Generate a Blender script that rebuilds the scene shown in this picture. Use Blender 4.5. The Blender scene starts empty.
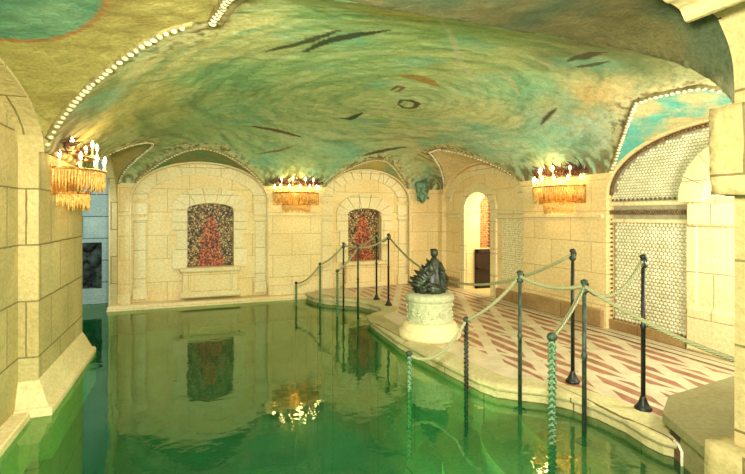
import bpy, math, random
import numpy as np
from mathutils import Vector, Matrix, noise as mnoise

random.seed(7)
S = bpy.context.scene
COL = S.collection
PI = math.pi

# ------------------------------------------------------------------ camera
# metres; X along the back wall, Y into the grotto, Z up, pool water surface at z = 0
THETA = math.radians(21.35)
CAMZ = 1.62
cam_d = bpy.data.cameras.new('camera')
cam = bpy.data.objects.new('camera', cam_d)
COL.objects.link(cam)
cam.location = (0, 0, CAMZ)
cam.rotation_euler = (PI / 2, 0, -THETA)
cam_d.sensor_fit = 'HORIZONTAL'
cam_d.sensor_width = 36
cam_d.lens = 36 * 467 / 745
cam_d.shift_y = -22 / 745
cam_d.clip_start = .05
S.camera = cam

# ------------------------------------------------------------------ world, lights, exposure
w = bpy.data.worlds.new('world')
S.world = w
w.use_nodes = True
w.node_tree.nodes['Background'].inputs[0].default_value = (1.0, .95, .80, 1)
w.node_tree.nodes['Background'].inputs[1].default_value = .8

S.view_settings.view_transform = 'Standard'
S.view_settings.look = 'None'
S.view_settings.gamma = 1
S.view_settings.use_curve_mapping = False
S.view_settings.exposure = 0.46


def light(name, typ, loc, power, color, size=.3, target=None, size_y=None, spread=180):
    d = bpy.data.lights.new(name, typ)
    d.energy = power
    d.color = color
    if typ == 'AREA':
        d.size = size
        d.spread = math.radians(spread)
        if size_y:
            d.shape = 'RECTANGLE'
            d.size_y = size_y
    else:
        d.shadow_soft_size = size
    o = bpy.data.objects.new(name, d)
    COL.objects.link(o)
    o.location = loc
    if target is not None:
        o.rotation_euler = (Vector(target) - Vector(loc)).to_track_quat('-Z', 'Y').to_euler()
    return o


# added unseen fill light beside the camera, aimed down the length of the grotto
light('fill_arch', 'AREA', (.3, .5, 2.2), 210, (1, .96, .82), .8, target=(2.0, 8.6, 1.5), size_y=.25, spread=150)
light('pool_fill', 'POINT', (1.5, 3.1, -.8), 110, (.6, 1, .6), .4)  # added underwater fill that brightens the green water, no fitting seen
# second added fill light, out of view on the walkway behind the right-hand jamb
light('fill_walkway', 'AREA', (4.35, 1.95, 1.7), 58, (1, .95, .82), .7, target=(3.4, 8.5, 1.3))
light('fill_surround', 'POINT', (4.7, 2.35, 1.5), 14, (1, .88, .70), .15)  # added point fill that brightens the pale stone surround
# daylight reaching the left archway and the passage behind the doorway
light('daylight_archway', 'AREA', (-2.6, 8.0, 2.2), 32, (.78, .92, 1), 1.2, target=(-1.8, 9.7, 1.0))
light('passage_lamp', 'POINT', (5.75, 7.35, 1.8), 60, (1, .90, .68), .1)

# ------------------------------------------------------------------ materials


def srgb(r, g, b):
    def f(c):
        c /= 255
        return c / 12.92 if c <= .04045 else ((c + .055) / 1.055) ** 2.4
    return (f(r), f(g), f(b), 1)


class NT:
    def __init__(s, name):
        s.m = bpy.data.materials.new(name)
        s.m.use_nodes = True
        s.t = s.m.node_tree
        s.b = s.t.nodes['Principled BSDF']
        s.out = s.t.nodes['Material Output']

    def n(s, typ, **kw):
        nd = s.t.nodes.new(typ)
        for k, v in kw.items():
            if k.startswith('i_'):
                key = k[2:]
                key = int(key) if key.isdigit() else key.replace('_', ' ')
                nd.inputs[key].default_value = v
            else:
                setattr(nd, k, v)
        return nd

    def l(s, a, b):
        s.t.links.new(a, b)

    def uv(s):
        return s.n('ShaderNodeUVMap').outputs[0]

    def pos(s):
        return s.n('ShaderNodeNewGeometry').outputs['Position']

    def noise(s, vec, scale, detail=4, rough=.6, dist=0):
        nd = s.n('ShaderNodeTexNoise')
        nd.inputs['Scale'].default_value = scale
        nd.inputs['Detail'].default_value = detail
        nd.inputs['Roughness'].default_value = rough
        nd.inputs['Distortion'].default_value = dist
        if vec is not None:
            s.l(vec, nd.inputs['Vector'])
        return nd.outputs['Fac']

    def ramp(s, fac, stops):
        nd = s.n('ShaderNodeValToRGB')
        e = nd.color_ramp.elements
        while len(e) < len(stops):
            e.new(.5)
        for el, (p, c) in zip(e, stops):
            el.position = p
            el.color = c
        s.l(fac, nd.inputs[0])
        return nd.outputs[0]

    def mix(s, fac, a, b, typ='MIX'):
        nd = s.n('ShaderNodeMix', data_type='RGBA', blend_type=typ)
        for sock, v in ((nd.inputs[0], fac), (nd.inputs[6], a), (nd.inputs[7], b)):
            if hasattr(v, 'links'):
                s.l(v, sock)
            else:
                sock.default_value = v
        return nd.outputs[2]

    def math(s, op, a, b=None, c=None):
        nd = s.n('ShaderNodeMath', operation=op)
        for i, v in enumerate((a, b, c)):
            if v is None:
                continue
            if hasattr(v, 'links'):
                s.l(v, nd.inputs[i])
            else:
                nd.inputs[i].default_value = v
        return nd.outputs[0]

    def bump(s, h, strength=.5, dist=.02, normal=None):
        nd = s.n('ShaderNodeBump')
        nd.inputs['Strength'].default_value = strength
        nd.inputs['Distance'].default_value = dist
        s.l(h, nd.inputs['Height'])
        if normal is not None:
            s.l(normal, nd.inputs['Normal'])
        return nd.outputs[0]

    def fin(s, color=None, rough=.8, normal=None, metal=0, spec=.3):
        if color is not None:
            if hasattr(color, 'links'):
                s.l(color, s.b.inputs['Base Color'])
            else:
                s.b.inputs['Base Color'].default_value = color
        s.b.inputs['Roughness'].default_value = rough
        s.b.inputs['Metallic'].default_value = metal
        s.b.inputs['Specular IOR Level'].default_value = spec
        if normal is not None:
            s.l(normal, s.b.inputs['Normal'])
        return s.m


def stone(name, c1, c2, cs, bw=.75, rh=.42, mortar=.009, mcol=None, rough_bump=.35, off=.5, pits=True):
    n = NT(name)
    uv = n.uv()
    br = n.n('ShaderNodeTexBrick', offset=off)
    br.inputs['Scale'].default_value = 1
    br.inputs['Brick Width'].default_value = bw
    br.inputs['Row Height'].default_value = rh
    br.inputs['Mortar Size'].default_value = mortar
    br.inputs['Mortar Smooth'].default_value = .35
    br.inputs['Bias'].default_value = 0
    br.inputs['Color1'].default_value = c1
    br.inputs['Color2'].default_value = c2
    br.inputs['Mortar'].default_value = mcol or srgb(112, 96, 60)
    # wobble the joints a little
    wob = n.n('ShaderNodeTexNoise')
    wob.inputs['Scale'].default_value = 7
    n.l(uv, wob.inputs['Vector'])
    add = n.n('ShaderNodeMixRGB', blend_type='ADD')
    add.inputs[0].default_value = .012
    n.l(uv, add.inputs[1])
    n.l(wob.outputs['Color'], add.inputs[2])
    n.l(add.outputs[0], br.inputs['Vector'])
    big = n.noise(uv, 1.3, 4, .6, .6)
    stain = n.ramp(big, [(.35, (0, 0, 0, 1)), (.72, (1, 1, 1, 1))])
    c = n.mix(n.math('MULTIPLY', stain, .55), br.outputs['Color'], cs)
    fine = n.noise(uv, 26, 5, .7)
    c = n.mix(.38, c, n.ramp(fine, [(.3, srgb(150, 130, 90)), (.65, (1, 1, 1, 1))]), 'MULTIPLY')
    vor = n.n('ShaderNodeTexVoronoi', feature='F1')
    vor.inputs['Scale'].default_value = 32
    n.l(uv, vor.inputs['Vector'])
    h = n.math('ADD', n.math('MULTIPLY', fine, .8), n.math('MULTIPLY', vor.outputs['Distance'], .5 if pits else .1))
    h = n.math('SUBTRACT', h, n.math('MULTIPLY', br.outputs['Fac'], 1.6))
    return n.fin(c, .85, n.bump(h, rough_bump, .02), spec=.2)


M = {}
M['stone'] = stone('coral_stone_blocks', srgb(240, 222, 162), srgb(234, 214, 154), srgb(226, 190, 122), mortar=.006, mcol=srgb(186, 160, 104), rough_bump=.22)
M['stone_left'] = stone('weathered_stone_blocks', srgb(212, 194, 134), srgb(200, 178, 116), srgb(140, 140, 84), bw=.62, rh=.46,
                        mortar=.008, mcol=srgb(128, 112, 70), rough_bump=.4)
M['stone_pale'] = stone('pale_stone', srgb(240, 226, 176), srgb(232, 220, 164), srgb(220, 200, 140), bw=1.1, rh=.5, mortar=.006,
                        mcol=srgb(150, 132, 90), rough_bump=.25)
M['trim'] = stone('trim_stone', srgb(238, 224, 168), srgb(234, 216, 158), srgb(208, 180, 120), bw=4, rh=4, mortar=.0, rough_bump=.35)
M['kerb'] = stone('kerb_stone', srgb(206, 200, 144), srgb(196, 188, 128), srgb(150, 132, 84), bw=1.2, rh=5, mortar=.008, rough_bump=.3)
M['skirting'] = stone('stained_skirting_stone', srgb(186, 160, 104), srgb(170, 140, 92), srgb(116, 66, 40), bw=1.2, rh=5, mortar=.006, rough_bump=.4)
M['blue_stone'] = stone('grey_blue_stone', srgb(170, 188, 176), srgb(158, 178, 168), srgb(110, 140, 140), bw=.9, rh=.4,
                        mortar=.01, mcol=srgb(70, 84, 80), rough_bump=.4)
M['block'] = stone('grey_green_stone', srgb(142, 138, 92), srgb(136, 132, 88), srgb(120, 106, 66), bw=6, rh=6, mortar=0, rough_bump=.25)
M['pedestal'] = stone('carved_pedestal_stone', srgb(196, 200, 156), srgb(200, 200, 156), srgb(150, 156, 116), bw=6, rh=6,
                      mortar=0, rough_bump=.8)


def simple(name, c, rough=.6, metal=0, c2=None, scale=20, bump=.0, spec=.4):
    n = NT(name)
    p = n.n('ShaderNodeTexCoord').outputs['Object']
    f = n.noise(p, scale, 4, .65)
    cc = n.mix(n.ramp(f, [(.38, (0, 0, 0, 1)), (.62, (1, 1, 1, 1))]), c, c2 or c)
    return n.fin(cc, rough, n.bump(f, bump, .01) if bump else None, metal, spec)


M['bronze'] = simple('dark_bronze', srgb(46, 50, 38), .45, .3, srgb(26, 28, 22), 30, .2)
M['verdigris'] = simple('verdigris_bronze', srgb(62, 82, 58), .6, .1, srgb(30, 38, 28), 26, .3)
M['statue'] = simple('dark_bronze_patina', srgb(34, 32, 24), .40, .3, srgb(66, 74, 54), 14, .7)
M['rib'] = simple('olive_plaster_rib', srgb(150, 140, 84), .8, 0, srgb(116, 104, 58), 10, .3)
M['gold'] = simple('gilt_metal', srgb(196, 148, 60), .4, .5, srgb(120, 82, 30), 30)
M['coral'] = simple('red_brown_coral', srgb(112, 74, 44), .8, 0, srgb(64, 44, 28), 30, .4)
M['shell_fringe'] = simple('amber_shell_fringe', srgb(240, 200, 110), .5, 0, srgb(200, 136, 60), 40)
M['candle'] = simple('ivory_candle', srgb(240, 220, 160), .5)
M['shell'] = simple('cream_shell', srgb(212, 208, 164), .55, 0, srgb(178, 172, 122), 30, .2)
M['shell_white'] = simple('white_shell', srgb(236, 232, 204), .5, 0, srgb(196, 188, 150), 30, .1)
M['shell_panel'] = simple('weathered_white_shells', srgb(226, 220, 184), .5, 0, srgb(198, 192, 150), 8)
M['shell_green'] = simple('green_shellwork', srgb(120, 156, 120), .6, 0, srgb(64, 96, 76), 12, .6)
M['dark_shell'] = simple('brown_shell', srgb(120, 92, 52), .6, 0, srgb(70, 50, 28), 40, .4)
M['grout'] = simple('grey_grout', srgb(168, 162, 126), .9, 0, srgb(150, 140, 104), 15, .5)
M['coral_stone'] = simple('brown_stone', srgb(120, 86, 56), .8, 0, srgb(92, 66, 42), 12)
M['dark_door'] = simple('dark_painted_door', srgb(44, 34, 30), .5, 0, srgb(30, 24, 22), 8)
M['dark_rock'] = simple('dark_mossy_rock', srgb(60, 74, 64), .9, 0, srgb(30, 38, 36), 6, .9)
M['basin_wall'] = simple('green_pool_plaster', srgb(60, 152, 84), .8, 0, srgb(36, 120, 62), 1.2)


def bulb_mat():
    n = NT('lit_bulb')
    n.b.inputs['Emission Color'].default_value = (1, .72, .34, 1)
    n.b.inputs['Emission Strength'].default_value = 14
    return n.fin((1, .8, .5, 1), .3)


M['bulb'] = bulb_mat()


def rope_mat(name, c1, c2):
    n = NT(name)
    uv = n.uv()
    wv = n.n('ShaderNodeTexWave', wave_type='BANDS', bands_direction='DIAGONAL')
    wv.inputs['Scale'].default_value = 14
    wv.inputs['Distortion'].default_value = .6
    n.l(uv, wv.inputs['Vector'])
    f = wv.outputs['Fac']
    return n.fin(n.mix(f, c2, c1), .85, n.bump(f, .9, .008))


M['rope'] = rope_mat('pale_green_rope', srgb(196, 194, 142), srgb(132, 136, 88))
M['rope_post'] = rope_mat('green_rope_wrap', srgb(110, 146, 100), srgb(48, 76, 50))


def mosaic_mat():
    n = NT('shell_mosaic')
    uv = n.uv()
    v = n.n('ShaderNodeTexVoronoi', feature='F1')
    v.inputs['Scale'].default_value = 36
    n.l(uv, v.inputs['Vector'])
    sep = n.n('ShaderNodeSeparateColor')
    n.l(v.outputs['Color'], sep.inputs[0])
    c = n.ramp(sep.outputs[0], [(.0, srgb(54, 48, 26)), (.28, srgb(112, 92, 48)), (.5, srgb(172, 148, 88)), (.75, srgb(140, 88, 50)), (.93, srgb(204, 184, 122))])
    red = n.ramp(sep.outputs[1], [(.0, srgb(84, 34, 20)), (.5, srgb(186, 74, 42)), (.9, srgb(216, 128, 76))])
    # figure: tall red motif, widest at the foot (uv is centred on the panel, metres)
    sx = n.n('ShaderNodeSeparateXYZ')
    n.l(uv, sx.inputs[0])
    x = n.math('ABSOLUTE', sx.outputs[0])
    half = n.math('MULTIPLY_ADD', n.math('SUBTRACT', sx.outputs[1], .75), -.17, .235)
    wig = n.math('MULTIPLY', n.math('SUBTRACT', n.noise(uv, 7, 4), .5), .34)
    d = n.math('SUBTRACT', n.math('ADD', half, wig), x)
    top = n.math('LESS_THAN', sx.outputs[1], 1.62)
    m = n.math('MULTIPLY', n.math('GREATER_THAN', d, 0), top)
    c = n.mix(n.math('MULTIPLY', m, .85), c, red)
    c = n.mix(n.ramp(v.outputs['Distance'], [(.45, (0, 0, 0, 1)), (.8, (1, 1, 1, 1))]), c, srgb(40, 30, 18))
    return n.fin(c, .55, n.bump(v.outputs['Distance'], -1.0, .03))


M['mosaic'] = mosaic_mat()


def dots_mat(name, base, dot, sc):
    n = NT(name)
    uv = n.uv()
    v = n.n('ShaderNodeTexVoronoi', feature='F1')
    v.inputs['Scale'].default_value = sc
    v.inputs['Randomness'].default_value = .35
    n.l(uv, v.inputs['Vector'])
    d = v.outputs['Distance']
    c = n.mix(n.ramp(d, [(.35, (1, 1, 1, 1)), (.6, (0, 0, 0, 1))]), base, dot)
    return n.fin(c, .6, n.bump(d, -.9, .02))


M['brown_inlay'] = dots_mat('brown_shell_inlay', srgb(96, 60, 34), srgb(176, 130, 76), 22)
M['shell_dots'] = dots_mat('small_shell_inlay', srgb(188, 176, 118), srgb(232, 224, 176), 26)


def floor_mat():
    n = NT('inlaid_marble_floor')
    sx = n.n('ShaderNodeSeparateXYZ')
    n.l(n.pos(), sx.inputs[0])
    X, Y = sx.outputs[0], sx.outputs[1]
    stripes = n.math('LESS_THAN', n.math('FRACT', n.math('MULTIPLY', X, 5.8)), .60)
    a = n.math('MULTIPLY_ADD', X, 2.3, n.math('MULTIPLY', Y, -1.15))
    b = n.math('MULTIPLY_ADD', X, 1.15, n.math('MULTIPLY', Y, .58))
    ba = n.math('GREATER_THAN', n.math('FRACT', a), .32)
    bb = n.math('GREATER_THAN', n.math('FRACT', b), .10)
    m = n.math('MULTIPLY', n.math('MULTIPLY', stripes, ba), bb)
    edge = n.math('LESS_THAN', X, 4.86)
    edge2 = n.math('GREATER_THAN', X, 2.98)
    m = n.math('MULTIPLY', n.math('MULTIPLY', m, edge), edge2)
    nz = n.noise(n.pos(), 6, 5, .65)
    rose = n.ramp(nz, [(.3, srgb(122, 78, 60)), (.7, srgb(170, 118, 92))])
    cream = n.ramp(nz, [(.3, srgb(182, 168, 132)), (.7, srgb(210, 198, 164))])
    c = n.mix(m, cream, rose)
    ln = n.math('LESS_THAN', n.math('ABSOLUTE', n.math('SUBTRACT', X, 4.88)), .018)
    ln2 = n.math('LESS_THAN', n.math('ABSOLUTE', n.math('SUBTRACT', X, 5.02)), .012)
    c = n.mix(n.math('MAXIMUM', ln, ln2), c, srgb(74, 48, 32))
    return n.fin(c, .35, n.bump(nz, .1, .01), spec=.4)


M['floor'] = floor_mat()


def ceiling_mat():
    n = NT('painted_undersea_fresco')
    at = n.n('ShaderNodeVertexColor', layer_name='paint')
    p = n.pos()
    f1 = n.noise(p, 9, 6, .7, 1.2)
    f2 = n.noise(p, 45, 4, .7)
    c = n.mix(.5, at.outputs[0], n.ramp(f1, [(.3, srgb(150, 158, 128)), (.5, srgb(225, 225, 212)), (.7, srgb(255, 252, 236))]), 'MULTIPLY')
    c = n.mix(.35, c, n.ramp(f2, [(.35, srgb(120, 120, 90)), (.65, (1, 1, 1, 1))]), 'MULTIPLY')
    return n.fin(c, .7, n.bump(n.math('ADD', n.math('MULTIPLY', f1, .7), n.math('MULTIPLY', f2, .4)), .6, .03), spec=.25)


M['ceiling'] = ceiling_mat()


def water_mat():
    n = NT('pool_water')
    t = n.t
    t.nodes.remove(n.b)
    p = n.pos()
    rip = n.bump(n.noise(p, 3.2, 3, .55), .07, .05)
    gl = n.n('ShaderNodeBsdfGlossy')
    gl.inputs['Roughness'].default_value = .03
    gl.inputs['Color'].default_value = (.77, .92, .63, 1)
    n.l(rip, gl.inputs['Normal'])
    tr = n.n('ShaderNodeBsdfTransparent')
    tr.inputs['Color'].default_value = (.90, .97, .84, 1)
    df = n.n('ShaderNodeBsdfDiffuse')
    df.inputs['Color'].default_value = (.012, .25, .08, 1)
    body = n.n('ShaderNodeMixShader')
    body.inputs[0].default_value = .2
    n.l(tr.outputs[0], body.inputs[1])
    n.l(df.outputs[0], body.inputs[2])
    fr = n.n('ShaderNodeFresnel')
    fr.inputs['IOR'].default_value = 1.75
    n.l(rip, fr.inputs['Normal'])
    mx = n.n('ShaderNodeMixShader')
    n.l(n.math('MULTIPLY_ADD', fr.outputs[0], .85, .06), mx.inputs[0])
    n.l(body.outputs[0], mx.inputs[1])
    n.l(gl.outputs[0], mx.inputs[2])
    n.l(mx.outputs[0], n.out.inputs['Surface'])
    ab = n.n('ShaderNodeVolumeAbsorption')
    ab.inputs['Color'].default_value = (.24, .82, .36, 1)
    ab.inputs['Density'].default_value = .75
    n.l(ab.outputs[0], n.out.inputs['Volume'])
    return n.m


M['water'] = water_mat()

# ------------------------------------------------------------------ mesh helpers


class MB:
    """collects geometry, then build() links it as ONE mesh object with metric box-projected uvs"""

    def __init__(s):
        s.v, s.f, s.sm = [], [], []

    def add(s, verts, faces, smooth=False):
        o = len(s.v)
        s.v += [tuple(v) for v in verts]
        s.f += [tuple(i + o for i in f) for f in faces]
        s.sm += [smooth] * len(faces)
        return s

    def box(s, x0, x1, y0, y1, z0, z1):
        v = [(x, y, z) for x in (x0, x1) for y in (y0, y1) for z in (z0, z1)]
        return s.add(v, [(0, 1, 3, 2), (4, 6, 7, 5), (0, 4, 5, 1), (2, 3, 7, 6), (0, 2, 6, 4), (1, 5, 7, 3)])

    def cbox(s, x0, x1, y0, y1, z0, z1, c=.01):
        """box with chamfered edges (8 corners -> 24 verts)"""
        xs, ys, zs = (x0, x1), (y0, y1), (z0, z1)
        vs, idx = [], {}
        for i in (0, 1):
            for j in (0, 1):
                for k in (0, 1):
                    sx, sy, sz = (1 if i == 0 else -1), (1 if j == 0 else -1), (1 if k == 0 else -1)
                    for a in range(3):
                        p = [xs[i], ys[j], zs[k]]
                        for b, sg in enumerate((sx, sy, sz)):
                            if b != a:
                                p[b] += sg * c
                        idx[i, j, k, a] = len(vs)
                        vs.append(p)
        f = []
        g = lambda i, j, k, a: idx[i, j, k, a]
        for q in (0, 1):
            f.append((g(q, 0, 0, 0), g(q, 1, 0, 0), g(q, 1, 1, 0), g(q, 0, 1, 0)))
            f.append((g(0, q, 0, 1), g(1, q, 0, 1), g(1, q, 1, 1), g(0, q, 1, 1)))
            f.append((g(0, 0, q, 2), g(1, 0, q, 2), g(1, 1, q, 2), g(0, 1, q, 2)))
        for p in (0, 1):
            for q in (0, 1):
                f.append((g(0, p, q, 1), g(1, p, q, 1), g(1, p, q, 2), g(0, p, q, 2)))
                f.append((g(p, 0, q, 0), g(p, 1, q, 0), g(p, 1, q, 2), g(p, 0, q, 2)))
                f.append((g(p, q, 0, 0), g(p, q, 1, 0), g(p, q, 1, 1), g(p, q, 0, 1)))
        for i in (0, 1):
            for j in (0, 1):
                for k in (0, 1):
                    f.append((g(i, j, k, 0), g(i, j, k, 1), g(i, j, k, 2)))
        return s.add(vs, f)

    def lathe(s, prof, c=(0, 0, 0), n=24, arc=(0, 2 * PI), smooth=True, sx=1, sy=1, mod=None):
        full = abs(arc[1] - arc[0] - 2 * PI) < 1e-6
        m = n if full else n + 1
        v, f = [], []
        for r, z in prof:
            for i in range(m):
                a = arc[0] + (arc[1] - arc[0]) * i / n
                rr = r * (mod(a, z) if mod else 1)
                v.append((c[0] + rr * sx * math.cos(a), c[1] + rr * sy * math.sin(a), c[2] + z))
        for j in range(len(prof) - 1):
            for i in range(n if full else n):
                i2 = (i + 1) % m
                if not full and i + 1 >= m:
                    continue
                f.append((j * m + i, j * m + i2, (j + 1) * m + i2, (j + 1) * m + i))
        if full:
            f.append(tuple(reversed(range(m))))
            f.append(tuple((len(prof) - 1) * m + i for i in range(m)))
        return s.add(v, f, smooth)

    def tube(s, pts, r, n=8, cap=True, smooth=True):
        pts = [Vector(p) for p in pts]
        rs = r if isinstance(r, (list, tuple)) else [r] * len(pts)
        v, f = [], []
        up = None
        for i, p in enumerate(pts):
            t = (pts[min(i + 1, len(pts) - 1)] - pts[max(i - 1, 0)])
            t = t.normalized() if t.length > 1e-9 else Vector((0, 0, 1))
            if up is None:
                up = Vector((0, 0, 1)) if abs(t.z) < .9 else Vector((1, 0, 0))
            a = (up - t * up.dot(t)).normalized()
            b = t.cross(a)
            up = a
            for k in range(n):
                an = 2 * PI * k / n
                v.append(p + (a * math.cos(an) + b * math.sin(an)) * rs[i])
        for j in range(len(pts) - 1):
            for k in range(n):
                k2 = (k + 1) % n
                f.append((j * n + k, j * n + k2, (j + 1) * n + k2, (j + 1) * n + k))
        if cap:
            f.append(tuple(reversed(range(n))))
            f.append(tuple((len(pts) - 1) * n + k for k in range(n)))
        return s.add(v, f, smooth)

    def ball(s, c, r, n=8, m=5, sx=1, sy=1, sz=1, smooth=True, jit=0):
        v = [(c[0], c[1], c[2] - r * sz)]
        for j in range(1, m):
            ph = -PI / 2 + PI * j / m
            for i in range(n):
                a = 2 * PI * i / n
                q = 1 + (random.uniform(-jit, jit) if jit else 0)
                v.append((c[0] + r * sx * q * math.cos(ph) * math.cos(a), c[1] + r * sy * q * math.cos(ph) * math.sin(a), c[2] + r * sz * q * math.sin(ph)))
        v.append((c[0], c[1], c[2] + r * sz))
        f = [(0, 1 + (i + 1) % n, 1 + i) for i in range(n)]
        for j in range(m - 2):
            for i in range(n):
                i2 = (i + 1) % n
                f.append((1 + j * n + i, 1 + j * n + i2, 1 + (j + 1) * n + i2, 1 + (j + 1) * n + i))
        L = len(v) - 1
        f += [(L, 1 + (m - 2) * n + i, 1 + (m - 2) * n + (i + 1) % n) for i in range(n)]
        return s.add(v, f, smooth)

    def prism(s, poly, z0, z1):
        n = len(poly)
        v = [(x, y, z0) for x, y in poly] + [(x, y, z1) for x, y in poly]
        f = [tuple(reversed(range(n))), tuple(range(n, 2 * n))]
        f += [(i, (i + 1) % n, n + (i + 1) % n, n + i) for i in range(n)]
        return s.add(v, f)

    def strip(s, fr, us, lo, hi, w0, w1):
        """wall slab between lo(u) and hi(u); fr maps (u, w, z) to a point"""
        v, f = [], []
        for u in us:
            a, b = lo(u), hi(u)
            v += [fr(u, w0, a), fr(u, w0, b), fr(u, w1, a), fr(u, w1, b)]
        for i in range(len(us) - 1):
            o, p = 4 * i, 4 * i + 4
            f += [(o, p, p + 1, o + 1), (o + 2, o + 3, p + 3, p + 2), (o, o + 2, p + 2, p), (o + 1, p + 1, p + 3, o + 3)]
        L = 4 * (len(us) - 1)
        f += [(0, 1, 3, 2), (L, L + 2, L + 3, L + 1)]
        return s.add(v, f)

    def voussoirs(s, fr, uc, zs, ai, hi, ao, ho, n, w0, w1, gap=.006, a0=0, a1=PI):
        """ring of wedge-shaped arch stones"""
        for k in range(n):
            t0 = a0 + (a1 - a0) * k / n + gap / ((ai + ao) / 2)
            t1 = a0 + (a1 - a0) * (k + 1) / n - gap / ((ai + ao) / 2)
            q = 3
            v, f = [], []
            for j in range(q + 1):
                t = t0 + (t1 - t0) * j / q
                ci, si = math.cos(t), math.sin(t)
                for (a, h) in ((ai, hi), (ao, ho)):
                    for ww in (w0, w1):
                        v.append(fr(uc + a * ci, ww, zs + h * si))
            for j in range(q):
                o, p = 4 * j, 4 * j + 4
                f += [(o, p, p + 2, o + 2), (o + 1, o + 3, p + 3, p + 1), (o, o + 1, p + 1, p), (o + 2, p + 2, p + 3, o + 3)]
            L = 4 * q
            f += [(0, 2, 3, 1), (L, L + 1, L + 3, L + 2)]
            s.add(v, f)
        return s

    def build(s, name, mat, parent=None, loc=None, uvoff=(0, 0), recalc=True):
        me = bpy.data.meshes.new(name)
        me.from_pydata(s.v, [], s.f)
        me.validate()
        if recalc:
            import bmesh
            bm = bmesh.new()
            bm.from_mesh(me)
            bmesh.ops.recalc_face_normals(bm, faces=bm.faces)
            bm.to_mesh(me)
            bm.free()
        if len(me.polygons) == len(s.sm):
            me.polygons.foreach_set('use_smooth', s.sm)
        uvl = me.uv_layers.new(name='UVMap')
        for p in me.polygons:
            nx, ny, nz = (abs(c) for c in p.normal)
            for li in p.loop_indices:
                co = me.vertices[me.loops[li].vertex_index].co
                if nz >= nx and nz >= ny:
                    uv = (co.x, co.y)
                elif nx >= ny:
                    uv = (co.y, co.z)
                else:
                    uv = (co.x, co.z)
                uvl.data[li].uv = (uv[0] - uvoff[0], uv[1] - uvoff[1])
        me.materials.append(mat)
        o = bpy.data.objects.new(name, me)
        COL.objects.link(o)
        if parent:
            o.parent = parent
        if loc:
            o.location = loc
        return o


def empty(name, loc=(0, 0, 0), rz=0):
    o = bpy.data.objects.new(name, None)
    COL.objects.link(o)
    o.location = loc
    o.rotation_euler = (0, 0, rz)
    o.empty_display_size = .1
    return o


def tag(o, label=None, cat=None, group=None, kind=None):
    for k, v in (('label', label), ('category', cat), ('group', group), ('kind', kind)):
        if v:
            o[k] = v
    return o


def copy_tree(o, parent=None):
    c = o.copy()
    COL.objects.link(c)
    if parent:
        c.parent = parent
    for ch in list(o.children):
        copy_tree(ch, c)
    return c


def lin(a, b, n):
    return [a + (b - a) * i / n for i in range(n + 1)]


def fr_back(Y):
    return lambda u, w, z: (u, Y + w, z)


def fr_right(X):
    return lambda u, w, z: (X + w, u, z)


def fr_left(X):
    return lambda u, w, z: (X - w, u, z)


def fr_front(Y):
    return lambda u, w, z: (u, Y - w, z)


def arch(uc, a, zs, h):
    def f(u):
        t = (u - uc) / a
        return zs + h * math.sqrt(max(0, 1 - t * t))
    return f


def arch_us(uc, a, n=20):
    return [uc - a * math.cos(PI * i / n) for i in range(n + 1)]


# ------------------------------------------------------------------ room dimensions
XL, XR, YF, YB = -1.12, 5.12, 1.65, 9.12      # pier faces
REC = .10                                      # recess of the lunette walls behind the pier faces
# lunettes: (wall, centre, half width, spring, rise at wall, rise per metre inwards)
LUN = [('B', .22, 1.20, 1.92, .68, .22), ('B', 3.45, 1.00, 1.92, .66, .22),
       ('R', 7.60, 1.35, 1.92, .70, .24), ('R', 3.22, 1.42, 1.92, .72, .22),
       ('L', 3.10, 1.50, 2.15, .50, .23), ('L', 7.70, 1.30, 1.92, .70, .14),
       ('F', 1.00, 1.78, 2.20, .60, 0)]

S0 = {('B', .22): .8, ('B', 3.45): .8, ('R', 7.60): .9, ('R', 3.22): .8, ('L', 3.10): 1.25, ('L', 7.70): .6, ('F', 1.00): 3}


def main_z(x, y):
    def b(s):
        t = max(0, min(s / 3.1, 1))
        return 1 - (1 - t) ** 2
    bx, by = max(b(min(x - XL, XR - x)), 1e-4), max(b(min(y - YF, YB - y)), 1e-4)
    return 2.15 + 1.05 * (bx ** -5 + by ** -5) ** (-.2 * .6)


def lun_z(L, x, y):
    k, c, a, zs, h, r = L
    u, s = {'B': (x, YB - y), 'R': (y, XR - x), 'L': (y, x - XL), 'F': (x, y - YF)}[k]
    t = (u - c) / a
    if abs(t) >= 1 or s > 2.0:
        return -9
    s0 = S0[(k, c)]
    if k == 'F':
        return zs + h * math.sqrt(1 - t ** 10)
    return zs + (h + r * min(max(s, 0), s0) - .45 * max(s - s0, 0)) * math.sqrt(1 - t * t)


def ceil_z(x, y):
    return max([main_z(x, y)] + [lun_z(L, x, y) for L in LUN])


# ------------------------------------------------------------------ ceiling
def vnoise(x, y, seed):
    r = np.random.RandomState(seed)
    g = r.rand(64, 64)
    xi, yi = np.floor(x).astype(int), np.floor(y).astype(int)
    fx, fy = x - xi, y - yi
    fx, fy = fx * fx * (3 - 2 * fx), fy * fy * (3 - 2 * fy)
    a = g[xi % 64, yi % 64]
    b = g[(xi + 1) % 64, yi % 64]
    c = g[xi % 64, (yi + 1) % 64]
    d = g[(xi + 1) % 64, (yi + 1) % 64]
    return (a * (1 - fx) + b * fx) * (1 - fy) + (c * (1 - fx) + d * fx) * fy


def fbm(x, y, seed, o=4):
    v, amp, t = 0, 1, 0
    for k in range(o):
        v = v + amp * vnoise(x * 2 ** k + 3.1 * k, y * 2 ** k + 7.7 * k, seed + k)
        t += amp
        amp *= .55
    return v / t


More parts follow.
